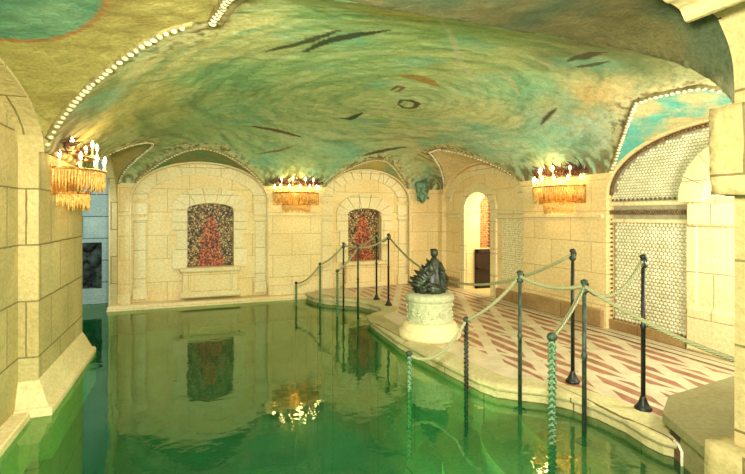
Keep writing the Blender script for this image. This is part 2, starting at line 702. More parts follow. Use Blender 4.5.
# colour fields of the fresco: (x, y, rgb), measured on the vault; front-right olives darkened with the arch's shade
ANCH = [(0.39, 3.32, (215, 200, 130)),
        (0.07, 3.95, (205, 190, 120)),
        (0.57, 2.99, (190, 200, 130)),
        (0.37, 4.81, (110, 165, 105)),
        (0.88, 3.03, (110, 160, 100)),
        (1.16, 2.59, (205, 165, 80)),
        (1.58, 2.42, (125, 160, 95)),
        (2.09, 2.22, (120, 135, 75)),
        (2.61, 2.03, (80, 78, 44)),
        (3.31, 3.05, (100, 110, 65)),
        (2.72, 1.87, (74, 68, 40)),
        (1.12, 5.03, (150, 180, 110)),
        (2.69, 6.37, (175, 195, 130)),
        (2.29, 3.85, (165, 175, 105)),
        (3.58, 5.25, (200, 205, 150)),
        (3.53, 4.21, (130, 190, 145)),
        (4.09, 3.91, (220, 175, 110)),
        (4.58, 4.87, (120, 195, 185)),
        (4.64, 4.28, (170, 200, 190)),
        (4.47, 3.85, (225, 205, 170)),
        (-0.36, 5.0, (190, 175, 105)),
        (-0.69, 5.54, (140, 140, 80)),
        (-0.81, 4.7, (130, 120, 66)),
        (0.37, 6.44, (135, 185, 130)),
        (1.35, 8.58, (150, 185, 130)),
        (2.4, 8.29, (150, 190, 145)),
        (3.9, 7.23, (200, 205, 160)),
        (4.62, 6.22, (150, 205, 190)),
        (1.59, 3.09, (130, 165, 95)),
        (1.42, 4.23, (140, 175, 110)),
        (-0.34, 6.31, (165, 170, 105)),
        (1.32, 11.3, (215, 205, 150)),
        (2.41, 10.87, (205, 160, 95))]
STROKES = [([(0.61, 4.11), (0.89, 3.81), (1.07, 3.43)], 0.05, (66, 66, 34)),
           ([(0.95, 4.08), (1.07, 3.7), (1.25, 3.48), (1.39, 3.24)], 0.06, (48, 58, 30)),
           ([(0.87, 7.48), (1.28, 7.63), (1.75, 7.86)], 0.06, (92, 70, 36)),
           ([(1.13, 8.52), (1.5, 8.38), (1.74, 8.18)], 0.03, (140, 84, 48)),
           ([(3.12, 8.39), (3.45, 8.17), (3.76, 7.94)], 0.06, (70, 76, 50)),
           ([(2.13, 6.8), (2.29, 6.8), (2.34, 6.41)], 0.06, (40, 60, 40)),
           ([(2.6, 5.71), (2.55, 5.49), (2.65, 5.44), (2.82, 5.56), (2.87, 5.78), (2.76, 5.86), (2.6, 5.71)], 0.045, (76, 66, 34)),
           ([(2.44, 6.69), (2.45, 6.29), (2.61, 6.08), (2.88, 6.33), (2.97, 6.83), (2.68, 6.97)], 0.05, (206, 214, 170)),
           ([(2.09, 4.54), (2.33, 4.55), (2.66, 4.73)], 0.08, (176, 136, 66)),
           ([(2.25, 5.17), (2.24, 4.94), (2.34, 4.98), (2.33, 5.18)], 0.03, (110, 80, 40)),
           ([(3.16, 3.26), (3.11, 3.02), (3.04, 2.75)], 0.07, (70, 66, 38)),
           ([(3.34, 3.34), (3.39, 3.24), (3.4, 3.06)], 0.05, (70, 66, 38)),
           ([(4.29, 4.9), (4.17, 4.64), (4.06, 4.38)], 0.03, (64, 60, 44)),
           ([(2.89, 3.89), (3.57, 4.43)], 0.03, (196, 200, 150)),
           ([(1.48, 2.6), (2.37, 3.81), (3.13, 4.59)], 0.03, (190, 196, 150))]


def build_ceiling():
    st = .024
    x0, x1, y0, y1 = XL - .14, XR + .14, YF - .02, YB + .14
    nx, ny = int((x1 - x0) / st), int((y1 - y0) / st)
    xs = np.linspace(x0, x1, nx + 1)
    ys = np.linspace(y0, y1, ny + 1)
    X, Y = np.meshgrid(xs, ys, indexing='ij')

    def b(s):
        t = np.clip(s / 3.1, 0, 1)
        return 1 - (1 - t) ** 2
    bx = np.maximum(b(np.minimum(X - XL, XR - X)), 1e-4)
    by = np.maximum(b(np.minimum(Y - YF, YB - Y)), 1e-4)
    Z = 2.15 + 1.05 * (bx ** -5 + by ** -5) ** (-.2 * .6)
    own = np.zeros(X.shape, int) - 1
    Zm = Z.copy()
    near = np.full(X.shape, 9.)
    for i, (k, c, a, zs, h, r) in enumerate(LUN):
        u, s = {'B': (X, YB - Y), 'R': (Y, XR - X), 'L': (Y, X - XL), 'F': (X, Y - YF)}[k]
        t = (u - c) / a
        zl = np.where((np.abs(t) < 1) & (s < 2.0), zs + (h + r * np.clip(s, 0, S0[(k, c)]) - .45 * np.maximum(s - S0[(k, c)], 0)) * np.sqrt(np.maximum(0, 1 - t * t)), -9)
        if k == 'F':
            zl = np.where((np.abs(t) < 1) & (s < 2.0), zs + h * np.sqrt(np.maximum(0, 1 - t ** 10)), -9)
        own = np.where(zl > Z, i, own)
        if k != 'F':
            near = np.minimum(near, np.where(zl > 0, np.abs(Zm - zl), 9))
        Z = np.maximum(Z, zl)
    # encrusted relief on the main vault
    inset = np.clip(np.minimum(np.minimum(X - XL, XR - X), np.minimum(Y - YF, YB - Y)) / .3, 0, 1)
    Z = Z + inset * ((fbm(X * 9, Y * 9, 5, 3) - .5) * .022)
    # --- paint
    swx, swy = 2.75, 5.9
    dx, dy = X - swx, Y - swy
    R = np.sqrt(dx * dx + (dy * .8) ** 2)
    A = np.arctan2(dy * .8, dx)
    wx = X + .5 * (fbm(X * 1.7, Y * 1.7, 11) - .5)
    wy = Y + .5 * (fbm(X * 1.7, Y * 1.7, 21) - .5)
    col = np.zeros(X.shape + (3,))
    wsum = np.zeros(X.shape)
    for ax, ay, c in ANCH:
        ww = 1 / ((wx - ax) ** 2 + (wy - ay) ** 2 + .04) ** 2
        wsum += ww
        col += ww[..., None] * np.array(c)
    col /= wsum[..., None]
    col = 255 * (col / 255) ** .75
    col = np.clip(col * np.array([1.0, 1.03, .95]), 0, 255)
    # whirl: noise stretched along circles round the eye of the whirlpool
    wa = A + 1.2 * np.log(R + .3)
    n1 = fbm(R * 7 + 2.5 * np.sin(wa) + 2 * fbm(X * 2, Y * 2, 33), (np.cos(wa) * 2.6 + 5) * (1 + .5 * R), 31, 4)
    n2 = fbm(R * 24 + 4 * fbm(X * 3, Y * 3, 43), (np.sin(wa) * 5 + 8) * (1 + .8 * R), 41, 3)
    s1 = np.clip((n1 - .5) * 3.2, -1, 1)[..., None]
    s2 = np.clip((n2 - .5) * 3.0, -1, 1)[..., None]
    light_c, dark_c = np.array([222, 226, 176.]), np.array([92, 140, 98.])
    onmain = (own < 0)[..., None]
    col_m = col + np.where(s1 > 0, (light_c - col) * s1 * .55, (dark_c - col) * -s1 * .45)
    col_m = col_m + np.where(s2 > 0, (np.array([222, 190, 120.]) - col_m) * s2 * .28, (np.array([96, 96, 60.]) - col_m) * -s2 * .30)
    # drifting turquoise
    tq = np.clip((fbm(wx * 1.5, wy * 2.2, 51) - .56) * 5, 0, 1)[..., None]
    col_m = col_m + (np.array([112, 190, 170.]) - col_m) * tq * .45
    col = np.where(onmain, col_m, col)
    # lunette fields; the front one is olive paint deepened with the arch's shade
    fields = {0: ((150, 150, 84), (96, 150, 108)), 1: ((206, 190, 120), (150, 180, 140)), 2: ((228, 210, 150), (236, 226, 186)),
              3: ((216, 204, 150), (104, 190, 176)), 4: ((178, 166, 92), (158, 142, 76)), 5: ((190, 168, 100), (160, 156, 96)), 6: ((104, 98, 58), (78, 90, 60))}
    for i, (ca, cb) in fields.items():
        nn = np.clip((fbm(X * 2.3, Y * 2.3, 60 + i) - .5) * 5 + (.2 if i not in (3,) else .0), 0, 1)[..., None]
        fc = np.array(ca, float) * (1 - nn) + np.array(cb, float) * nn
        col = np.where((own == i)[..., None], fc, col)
    # green roundel painted on the near left lunette
    rd = np.sqrt(((X + .88) / .72) ** 2 + (Y - 2.78) ** 2)
    mk = ((own == 4) & (rd < .62))[..., None]
    nn = fbm(X * 6, Y * 6, 77)[..., None]
    col = np.where(mk, np.array([112, 156, 116.]) + (nn - .5) * np.array([90, 60, 40.]), col)
    mk = ((own == 4) & (np.abs(rd - .64) < .02))[..., None]
    col = np.where(mk, np.array([170, 120, 60.]), col)
    # encrusted speckle bands along the feet of the vault
    edge = np.clip((2.62 - Z) / .35, 0, 1) * (own < 0)
    sp = (fbm(X * 16, Y * 16, 91, 2))
    mk = (edge * np.clip((sp - .5) * 8, 0, 1))[..., None] * .75
    col = col + (np.array([120, 92, 52.]) - col) * mk
    mk = (edge * np.clip((.47 - sp) * 8, 0, 1))[..., None] * .6
    col = col + (np.array([232, 222, 180.]) - col) * mk
    # crust of cream and brown shells following the groins
    band = np.clip(1.3 - near / .10, 0, 1) * (own < 0)
    fine = fbm(X * 22, Y * 22, 95, 2)
    mk = (band * np.clip(.25 + (fine - .42) * 7, 0, 1))[..., None] * .7
    col = col + (np.array([226, 214, 160.]) - col) * mk
    mk = (band * np.clip((.44 - fine) * 9, 0, 1))[..., None] * .75
    col = col + (np.array([112, 88, 48.]) - col) * mk
    # fish and eels
    for pts, wd, c in STROKES:
        dmin = np.full(X.shape, 9.)
        ww = np.zeros(X.shape)
        tot = len(pts) - 1
        for k in range(tot):
            ax, ay = pts[k]
            bx, by = pts[k + 1]
            L2 = (bx - ax) ** 2 + (by - ay) ** 2 + 1e-9
            t = np.clip(((X - ax) * (bx - ax) + (Y - ay) * (by - ay)) / L2, 0, 1)
            d = np.hypot(X - ax - t * (bx - ax), Y - ay - t * (by - ay))
            g = (k + t) / tot
            ww = np.where(d < dmin, wd * (.35 + .65 * np.sin(PI * np.clip(g, .02, .98))), ww)
            dmin = np.minimum(d, dmin)
        m = np.clip((ww * (1 + .6 * (sp - .5)) - dmin) / .012 + .5, 0, 1)[..., None]
        col = col + (np.array(c, float) - col) * m * .85
    col = np.clip(col, 0, 255) / 255
    lc = np.where(col <= .04045, col / 12.92, ((col + .055) / 1.055) ** 2.4)
    V = np.stack([X, Y, Z], -1).reshape(-1, 3)
    ii = np.arange((nx + 1) * (ny + 1)).reshape(nx + 1, ny + 1)
    F = np.stack([ii[:-1, :-1], ii[:-1, 1:], ii[1:, 1:], ii[1:, :-1]], -1).reshape(-1, 4)
    me = bpy.data.meshes.new('ceiling')
    me.vertices.add(len(V))
    me.vertices.foreach_set('co', V.ravel())
    me.loops.add(F.size)
    me.loops.foreach_set('vertex_index', F.ravel())
    me.polygons.add(len(F))
    me.polygons.foreach_set('loop_start', np.arange(0, F.size, 4))
    me.polygons.foreach_set('loop_total', np.full(len(F), 4))
    me.update()
    me.polygons.foreach_set('use_smooth', np.ones(len(F), bool))
    ca = me.color_attributes.new('paint', 'FLOAT_COLOR', 'POINT')
    ca.data.foreach_set('color', np.concatenate([lc.reshape(-1, 3), np.ones((len(V), 1))], 1).ravel())
    me.materials.append(M['ceiling'])
    o = bpy.data.objects.new('ceiling', me)
    COL.objects.link(o)
    tag(o, 'low groined vault painted as a green undersea whirlpool with fish', kind='structure')
    return o


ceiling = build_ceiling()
# solid roof above the vault so that no light leaks in
MB().box(-3.6, 7.2, 1.15, 10.6, 3.45, 3.6).build('trim_9', M['grout'])['kind'] = 'structure'


def groin(L, u):
    """(x, y, z) where a lunette meets the main vault, for position u along its wall"""
    k = L[0]
    P = {'B': lambda s: (u, YB - s), 'R': lambda s: (XR - s, u), 'L': lambda s: (XL + s, u), 'F': lambda s: (u, YF + s)}[k]
    s = 0
    if lun_z(L, *P(0)) <= main_z(*P(0)):
        return None
    lim = {'B': 1.2, 'R': 1.3, 'L': 1.7}.get(k, 1)
    while s < lim and lun_z(L, *P(s)) > main_z(*P(s)):
        s += .01
    if s >= lim:
        return None
    x, y = P(s)
    if max(lun_z(Q, x, y) for Q in LUN if Q is not L) > main_z(x, y):
        return None
    return Vector((x, y, main_z(x, y)))


# ridge of pale shells along each groin (part of the vault)
for L in LUN[:6]:
    pts = [p for p in (groin(L, L[1] + L[2] * (-1 + 2 * i / 300)) for i in range(301)) if p]
    rib, beads = MB(), MB()
    runs, cur = [], [pts[0]]
    for p in pts[1:]:
        if (p - cur[-1]).length > .12:
            runs.append(cur)
            cur = []
        cur.append(p)
    runs.append(cur)
    for run in runs:
        if len(run) < 6:
            continue
        rib.tube([p + Vector((0, 0, .006)) for p in run[::2]], .03, 8)
        acc, last = 0, run[0]
        for p in run[1:]:
            acc += (p - last).length
            last = p
            if acc > .055:
                acc = 0
                beads.ball((p.x, p.y, p.z - .022), .024, 7, 4, sx=random.uniform(.8, 1.2), sy=random.uniform(.8, 1.2), sz=.8, jit=.12)
    if L[:2] == ('L', 3.10):
        rib.tube([p + Vector((.05, .0, .0)) for p in runs[0][::2]], .03, 8)
    rib.build('groin_rib', M['rib'], ceiling)
    tag(beads.build('shell_beading', M['shell_white'] if L[0] == 'R' else M['shell'], ceiling), 'row of pale shells along the groin')

# ------------------------------------------------------------------ walls
TOP = 3.4
HI = lambda u: TOP


def arched_layer(mb, fr, u0, u1, lo, holes, w0, w1, n=22):
    """slab with arched openings running down to lo"""
    u = u0
    for (c, a, zs, h) in sorted(holes):
        mb.strip(fr, [u, c - a], lambda q: lo, HI, w0, w1)
        mb.strip(fr, arch_us(c, a, n), arch(c, a, zs, h), HI, w0, w1)
        u = c + a
    mb.strip(fr, [u, u1], lambda q: lo, HI, w0, w1)


# back wall: pier layer + recessed lunette layer with two niches
wb = MB()
fb = fr_back(YB)
arched_layer(wb, fb, -1.3, 5.6, -1.75, [(.22, 1.18, 1.9, .68), (3.45, .98, 1.9, .66)], 0, REC)
N1, N2 = (.36, .41, .66, 1.72, .12), (3.42, .37, .66, 1.64, .12)
for (c0, c1, N) in ((-1.3, 1.7, N1), (1.7, 5.6, N2)):
    c, a, z0, zs, h = N
    wb.strip(fb, [c0 + (.06 if c0 < 0 else 0), c - a], lambda u: -1.75, HI, REC, .5)
    wb.strip(fb, [c + a, c1], lambda u: -1.75, HI, REC, .5)
    wb.strip(fb, [c - a, c + a], lambda u: -1.75, lambda u: z0, REC, .5)
    wb.strip(fb, arch_us(c, a, 12), arch(c, a, zs, h), HI, REC, .5)
wall_back = tag(wb.build('wall_back', M['stone']), 'cream coral-stone back wall with two arched recesses', kind='structure')

# archivolts, jamb stones and impost mouldings round the two niches
tb = MB()
for (c, a, z0, zs, h), ls in ((N1, (.22, 1.18)), (N2, (3.45, .98))):
    f2 = fr_back(YB + REC)
    tb.voussoirs(f2, c, zs, a + .0, h, a + .25, h + .30, 7, -.05, .02, a0=.0)
    for sd in (-1, 1):
        for k in range(3):
            zz0 = z0 - .02 + k * (zs - z0) / 3
            zz1 = zz0 + (zs - z0) / 3 - .008
            x0, x1 = sorted((c + sd * a, c + sd * (a + (.25 if k != 1 else .18))))
            tb.cbox(x0, x1, YB + REC - .05, YB + REC + .02, zz0, zz1, .008)
    # outer arch ring set in the recess
    tb.voussoirs(f2, ls[0], 1.9, ls[1] - .24, .46, ls[1] - .03, .655, 13, -.035, .02)
    for sd in (-1, 1):
        x0, x1 = sorted((ls[0] + sd * (ls[1] - .26), ls[0] + sd * (ls[1] - .01)))
        tb.cbox(x0, x1, YB + REC - .055, YB + REC + .01, 1.52, 1.58, .01)
        tb.cbox(x0, x1, YB + REC - .045, YB + REC + .01, 1.62, 1.84, .01)
        tb.cbox(x0, x1, YB + REC - .06, YB + REC + .01, .12, .34, .015)
        tb.cbox(x0 + .03, x1 - .03, YB + REC - .03, YB + REC + .01, .34, 1.52, .005)
tag(tb.build('trim_1', M['stone_pale']), 'pale arch stones and jambs framing the back wall niches', kind='structure')

# bead moulding outlining arches on the back wall
bd = MB()
for c, a, zs, h in ((.22, 1.18, 1.9, .68), (3.45, .98, 1.9, .66)):
    pts = [Vector((c + sd * a, YB - .005, z)) for sd in (-1,) for z in lin(.2, zs, 12)]
    pts += [Vector((c - a * math.cos(t), YB - .005, zs + h * math.sin(t))) for t in lin(0, PI, 40)]
    pts += [Vector((c + a, YB - .005, z)) for z in lin(zs, .2, 12)]
    bd.tube(pts, .018, 6)
tag(bd.build('trim_2', M['trim']), 'thin rounded moulding outlining the back wall arches', kind='structure')

# impost course on the back piers
im = MB()
for x0, x1 in ((-1.3, -.96), (1.40, 2.47), (4.43, 5.14)):
    im.cbox(x0, x1, YB - .03, YB + .02, 1.60, 1.66, .012)
    im.cbox(x0, x1, YB - .05, YB + .02, .05, .26, .015)
for y0, y1 in ((4.66, 6.24),):
    im.cbox(XR - .03, XR + .02, y0, y1, 1.58, 1.64, .012)
tag(im.build('trim_3', M['trim']), 'impost course and plinths of the stone piers', kind='structure')

# right wall
wr = MB()
frr = fr_right(XR)
RA = [(3.22, 1.40, 1.9, .72), (7.60, 1.33, 1.9, .70)]
arched_layer(wr, frr, 1.2, 9.6, -.5, RA, 0, REC)
D0, D1, DZ, DH = 7.27, 8.15, 1.72, .34            # doorway
dc, da = (D0 + D1) / 2, (D1 - D0) / 2
wr.strip(frr, [5.4, D0], lambda u: -.5, HI, REC, .42)
wr.strip(frr, [D1, 9.6], lambda u: -.5, HI, REC, .42)
wr.strip(frr, arch_us(dc, da, 16), arch(dc, da, DZ, DH), HI, REC, .42)
wr.strip(frr, [D0, D1], lambda u: -.5, lambda u: .12, REC, .42)
wr.strip(frr, [1.2, 5.4], lambda u: -.5, HI, REC, .42)
wall_right = tag(wr.build('wall_right', M['stone']), 'cream stone right wall with a shell panel and an arched doorway', kind='structure')

tr_ = MB()
f3 = fr_right(XR + REC)
tr_.voussoirs(f3, dc, DZ, da, DH, da + .17, DH + .18, 9, -.04, .02)
for sd in (-1, 1):
    y0, y1 = sorted((dc + sd * da, dc + sd * (da + .17)))
    for k in range(4):
        tr_.cbox(XR + REC - .04, XR + REC + .02, y0, y1, .12 + k * .4, .512 + k * .4, .006)
for c, a in ((7.60, 1.33),):
    tr_.voussoirs(f3, c, 1.9, a - .22, .50, a - .03, .675, 15, -.03, .02)
    for y0, y1 in ((c - a, D0 - .17), (D1 + .17, c + a)):
        tr_.cbox(XR + REC - .05, XR + REC + .01, y0, y1, 1.56, 1.62, .01)
        tr_.cbox(XR + REC - .035, XR + REC + .01, y0, y1, 1.64, 1.70, .01)
tag(tr_.build('trim_4', M['stone_pale']), 'pale arch stones framing the doorway recess', kind='structure')

sd_ = MB().box(XR + REC - .02, XR + REC + .01, 6.33, 6.95, .45, 1.55)
tag(sd_.build('trim_5', M['shell_dots']), 'panel of small inlaid shells right of the doorway', kind='structure')

# passage behind the doorway
pw = MB()
pw.box(5.54, 7.1, 8.2, 8.35, -.1, 2.7)
pw.box(5.54, 7.1, 6.7, 6.85, -.1, 2.7)
pw.box(7.0, 7.1, 6.7, 8.35, -.1, 2.7)
pw.box(5.54, 7.1, 6.7, 8.35, 2.6, 2.7)
pw.box(5.54, 7.1, 6.7, 8.35, -.1, .12)
tag(pw.build('wall_passage', M['stone']), 'stone walls of the passage beyond the doorway', kind='structure')
sh = MB()
for k in range(16):
    sh.ball((5.83, 8.19, .98 + k * .075), .06, 10, 6, sx=1, sy=.5, sz=.6, jit=.06)
tag(sh.build('trim_6', M['coral']), 'column of red-brown shells on the passage wall', kind='structure')
mo = MB().box(5.60, 6.6, 8.185, 8.2, .95, 2.5)
tag(mo.build('trim_7', M['brown_inlay']), 'shell inlay on the passage wall', kind='structure')
door = empty('door_1', (5.42, 8.09, .12))
tag(door, kind='structure')
dm = MB()
dm.box(0, .62, 0, .045, 0, .80)
dm.build('door_panel', M['dark_door'], door)
dm = MB()
for x0, x1, z0, z1 in ((0, .62, 0, .08), (0, .62, .72, .80), (0, .06, 0, .8), (.56, .62, 0, .8), (0, .62, .38, .44)):
    dm.cbox(x0, x1, -.02, 0, z0, z1, .004)
dm.build('door_frame', M['dark_door'], door)

# ---- shell panel in the near right recess
shell = MB()
cyc = 3.22
dome_n, rows = 6, 0


def dome(mb, y, z, r, X, sq=1.0, h=.6):
    v = [(X - r * h, y, z)]
    f = []
    for ring, (rr, hh) in enumerate(((.55, .83), (1, 0))):
        for i in range(dome_n):
            a = 2 * PI * i / dome_n
            v.append((X - r * h * hh, y + r * rr * math.cos(a), z + r * sq * rr * math.sin(a)))
    for i in range(dome_n):
        j = (i + 1) % dome_n
        f.append((0, 1 + i, 1 + j))
        f.append((1 + i, 1 + dome_n + i, 1 + dome_n + j, 1 + j))
    mb.add(v, f, True)


Xs = XR + REC - .012
MB().box(Xs, Xs + .02, 3.0, 4.58, .25, 1.9).strip(fr_right(Xs), arch_us(cyc, 1.39, 24), lambda u: 1.9, arch(cyc, 1.39, 1.9, .69), 0, .02).build('trim_8', M['grout'])['kind'] = 'structure'
z = .28
row = 0
while z < 2.6:
    if 1.50 < z < 1.80:
        z = 1.83
        continue
    y = 3.55 + (.0 if row % 2 == 0 else .0)
    pitch = .050 if z < 1.5 else .042
    yy = 4.54 if z < 1.5 else cyc + 1.38
    while yy > (3.60 if z < 1.7 else 2.6):
        lim = arch(cyc, 1.34, 1.9, .66)(yy) if z > 1.8 else 9
        inner = z > 1.8 and ((yy - 3.05) / .62) ** 2 + ((z - 1.72) / .66) ** 2 < 1
        if z < lim and not inner:
            dome(shell, yy - (pitch / 2 if row % 2 else 0), z, pitch * .54, Xs, sq=.85, h=.42)
        yy -= pitch
    z += .042 if z < 1.5 else .036
    row += 1
sp = shell.build('shell_panel', M['shell_panel'])
tag(sp, 'rows of small white shells covering the right-hand arched recess', kind='structure')
# frieze and borders of the panel
fz = MB()
fz.cbox(XR + REC - .05, XR + REC + .01, 3.57, 4.62, 1.735, 1.79, .01)
fz.cbox(XR + REC - .05, XR + REC + .01, 3.57, 4.62, 1.52, 1.57, .01)
fz.cbox(XR + REC - .05, XR + REC + .01, 3.60, 4.62, .12, .24, .01)
fz.cbox(XR + REC - .07, XR + REC + .01, 3.46, 3.58, .12, 1.50, .01)     # jamb strip
fz.cbox(XR + REC - .10, XR + REC + .01, 2.2, 3.56, 1.50, 1.76, .02)      # impost
fz.cbox(XR + REC - .05, XR + REC + .01, 2.2, 3.50, .12, 1.50, .02)
fz.cbox(XR + REC - .09, XR + REC + .01, 2.2, 3.58, .12, .62, .03)
fz.voussoirs(fr_right(XR + REC), 3.05, 1.76, .34, .40, .60, .66, 7, -.10, .01, gap=.003)
fz.strip(fr_right(XR + REC), arch_us(3.05, .345, 12), lambda u: 1.76, arch(3.05, .345, 1.76, .41), -.03, .01)
tag(fz.build('trim_10', M['stone_pale']), 'pale stone surround with impost beside the shell panel', kind='structure')
bz = MB()
pts = [Vector((XR + REC - .04, cyc - 1.37 * math.cos(t), 1.9 + .69 * math.sin(t))) for t in lin(0, PI, 90)]
for p in pts:
    bz.ball(p, .024, 6, 4, jit=.15)
for k in range(34):
    yk = 3.60 + k * .03
    bz.ball((XR + REC - .05, yk, 1.655), .012, 5, 3, sz=3)
    if k % 2 == 0:
        bz.ball((XR + REC - .05, yk, 1.815), .016, 5, 4)
        bz.ball((XR + REC - .03, yk, .255), .014, 5, 4)
for k in range(22):
    bz.ball((XR + REC - .04, 4.585, .3 + k * .06), .016, 5, 4)
tag(bz.build('trim_11', M['dark_shell']), 'border of brown shells edging the shell panel', kind='structure')

# left wall: near recess, pier, open archway to a side bay
wl = MB()
fl = fr_left(XL)
wl.strip(fl, [1.2, 1.62], lambda u: -1.5, HI, 0, .5)
wl.strip(fl, arch_us(3.10, 1.48, 24), lambda u: -1.5, HI, .18, .6)
wl.strip(fl, arch_us(3.10, 1.48, 24), arch(3.10, 1.48, 2.14, .49), HI, 0, .18)
wl.strip(fl, [4.58, 6.26], lambda u: -1.5, HI, .04, .6)
wl.strip(fl, arch_us(7.63, 1.37, 24), arch(7.63, 1.37, 1.75, .80), HI, .04, .14)
wl.strip(fl, [9.0, 9.8], lambda u: -1.5, HI, .04, .14)
tag(wl.build('wall_left', M['stone_left']), 'weathered stone left wall with a broad pier and an open archway', kind='structure')
# splayed plinth round the left pier
pf = MB()
prof = [(.0, -.35), (.12, -.35), (.12, .04), (.11, .06), (.085, .07), (.06, .13), (.03, .21), (.0, .27)]
path = [(XL - .22, 4.585), (XL - .04, 4.585), (XL - .04, 6.255), (XL - .5, 6.255)]
dirs = [(0, -1), (1, -1), (1, 1), (0, 1)]
v, f = [], []
for (px, py), (ox, oy) in zip(path, dirs):
    for o_, z_ in prof:
        v.append((px + ox * o_, py + oy * o_, z_))
nP = len(prof)
for i in range(3):
    for j in range(nP - 1):
        f.append((i * nP + j, (i + 1) * nP + j, (i + 1) * nP + j + 1, i * nP + j + 1))
f.append(tuple(range(nP)))
f.append(tuple(3 * nP + j for j in reversed(range(nP))))
pf.add(v, f)
pf.cbox(XL - .3, XL - .06, 1.66, 4.44, -.35, .06, .01)
tag(pf.build('baseboard_left', M['trim']), 'splayed stone plinth at the waterline of the left pier', kind='structure')

# side bay beyond the left archway
sb = MB()
sb.box(-4.0, -1.50, 9.75, 9.95, -1.5, .28)
sb.box(-4.0, -1.50, 9.75, 9.95, 1.12, 3.4)
sb.box(-4.0, -2.35, 9.75, 9.95, .28, 1.12)
sb.box(-1.50, -1.20, 9.75, 9.95, -1.5, 3.4)
sb.box(-4.0, -3.8, 5.6, 9.95, -1.5, 3.4)
sb.box(-4.0, -1.6, 5.6, 5.75, -1.5, 3.4)
tag(sb.build('wall_side_bay', M['blue_stone']), 'grey-blue stone wall seen through the left archway', kind='structure')
rk = MB()
for k in range(46):
    rk.ball((random.uniform(-2.35, -1.5), random.uniform(9.84, 9.95), random.uniform(.25, 1.12)), random.uniform(.06, .13), 7, 5, jit=.3)
rk.box(-2.5, -1.3, 9.96, 10.0, .1, 1.3)
tag(rk.build('rockwork', M['dark_rock']), 'dark mossy rockwork filling the opening in the grey-blue wall', 'rocks')

# front wall with the arch the picture is taken through
wf = MB()
ff = fr_front(YF)
c, a, zs, h = 1.0, 1.76, 2.2, .68
wf.strip(ff, [-1.9, c - a], lambda u: -1.5, HI, 0, .40)
us = arch_us(c, a, 60)
def lintel(u):
    """broken corner of the foreground arch"""
    q = [(2.05, 2.74), (2.19, 2.70), (2.33, 2.66), (2.40, 2.62), (2.45, 2.64), (2.52, 2.70), (2.58, 2.72), (2.66, 2.69), (2.70, 2.66), (2.735, 2.63), (2.742, 2.5), (2.77, 2.2)]
    if u <= q[0][0]:
        return arch(c, a, zs, h)(u)
    for (u0, z0), (u1, z1) in zip(q, q[1:]):
        if u <= u1:
            return z0 + (z1 - z0) * (u - u0) / (u1 - u0)
    return 2.2


us = sorted(us + [2.05 + .012 * k for k in range(58)])
wf.strip(ff, us, lambda u: min(lintel(u), 2.19 + .6 * math.sqrt(max(0, 1 - abs((u - 1) / 1.78) ** 10))) + .03 * (mnoise.noise(Vector((u * 9, 0, 3))) + .5 * mnoise.noise(Vector((u * 23, 5, 3)))), HI, 0, .40)
wf.strip(ff, [c + a, 5.3], lambda u: -1.5, HI, 0, .40)
tag(wf.build('wall_front', M['stone_left']), 'front wall with the rough stone arch in the foreground', kind='structure')
ip = MB()


def rough_box(mb, x0, x1, y0, y1, z0, z1, n=7, amp=.012, seed=0):
    import bmesh
    bm = bmesh.new()
    bmesh.ops.create_cube(bm, size=1)
    bmesh.ops.subdivide_edges(bm, edges=bm.edges, cuts=n, use_grid_fill=True)
    bm.verts.index_update()
    vs = []
    for q in bm.verts:
        p = Vector((x0 + (q.co.x + .5) * (x1 - x0), y0 + (q.co.y + .5) * (y1 - y0), z0 + (q.co.z + .5) * (z1 - z0)))
        d = mnoise.noise_vector(p * 7 + Vector((seed, 0, 0))) + .5 * mnoise.noise_vector(p * 19)
        vs.append(p + d * amp)
    fs = [[q.index for q in fc.verts] for fc in bm.faces]
    bm.free()
    mb.add(vs, fs, True)


rough_box(ip, 2.66, 3.2, 1.24, 1.72, 1.73, 2.20, 9, .014)
rough_box(ip, 2.66, 3.3, 1.24, 1.74, -.4, .37, 7, .010, 4)
tag(ip.build('trim_12', M['stone_left']), 'rough projecting impost block and plinth of the foreground column', kind='structure')

# ------------------------------------------------------------------ floor, kerb, pool
EDGE = [(3.16, 1.64), (3.16, 1.95), (3.06, 2.10), (2.98, 2.22), (2.98, 2.35), (3.02, 2.55), (3.01, 2.8), (2.95, 3.02), (2.84, 3.2), (2.68, 3.33), (2.54, 3.45), (2.48, 3.64), (2.45, 4.0),
        (2.41, 4.5), (2.38, 4.95), (2.37, 5.2), (2.40, 5.7), (2.44, 6.3), (2.48, 6.5), (2.6, 6.62), (2.78, 6.72), (2.9, 6.92), (2.93, 7.2), (2.88, 7.5),
        (2.74, 7.78), (2.50, 7.98), (2.28, 8.2), (2.14, 8.5), (2.10, 8.86)]


def offset(poly, d):
    out = []
    for i, (x, y) in enumerate(poly):
        x0, y0 = poly[max(i - 1, 0)]
        x1, y1 = poly[min(i + 1, len(poly) - 1)]
        tx, ty = x1 - x0, y1 - y0
        l = math.hypot(tx, ty)
        out.append((x + ty / l * d, y - tx / l * d))
    return out


inner = offset(EDGE, .22)
flr = MB()
n_ = len(inner)
v = [(x, y, .12) for x, y in inner] + [(XR + REC, y, .12) for x, y in inner]
v[n_ - 1] = (inner[-1][0], YB + REC, .12)
v[2 * n_ - 1] = (XR + REC, YB + REC, .12)
v[0] = (inner[0][0], 1.3, .12)
v[n_] = (XR + REC, 1.3, .12)
f = [(i, n_ + i, n_ + i + 1, i + 1) for i in range(n_ - 1)]
v += [(a_, b_, -.6) for a_, b_, c_ in v]
f2_ = [tuple(2 * n_ + i for i in reversed(q)) for q in f]
flr.add(v, f + f2_)
tag(flr.build('floor', M['floor']), 'walkway floor inlaid with cream and rose marble bands', kind='structure')
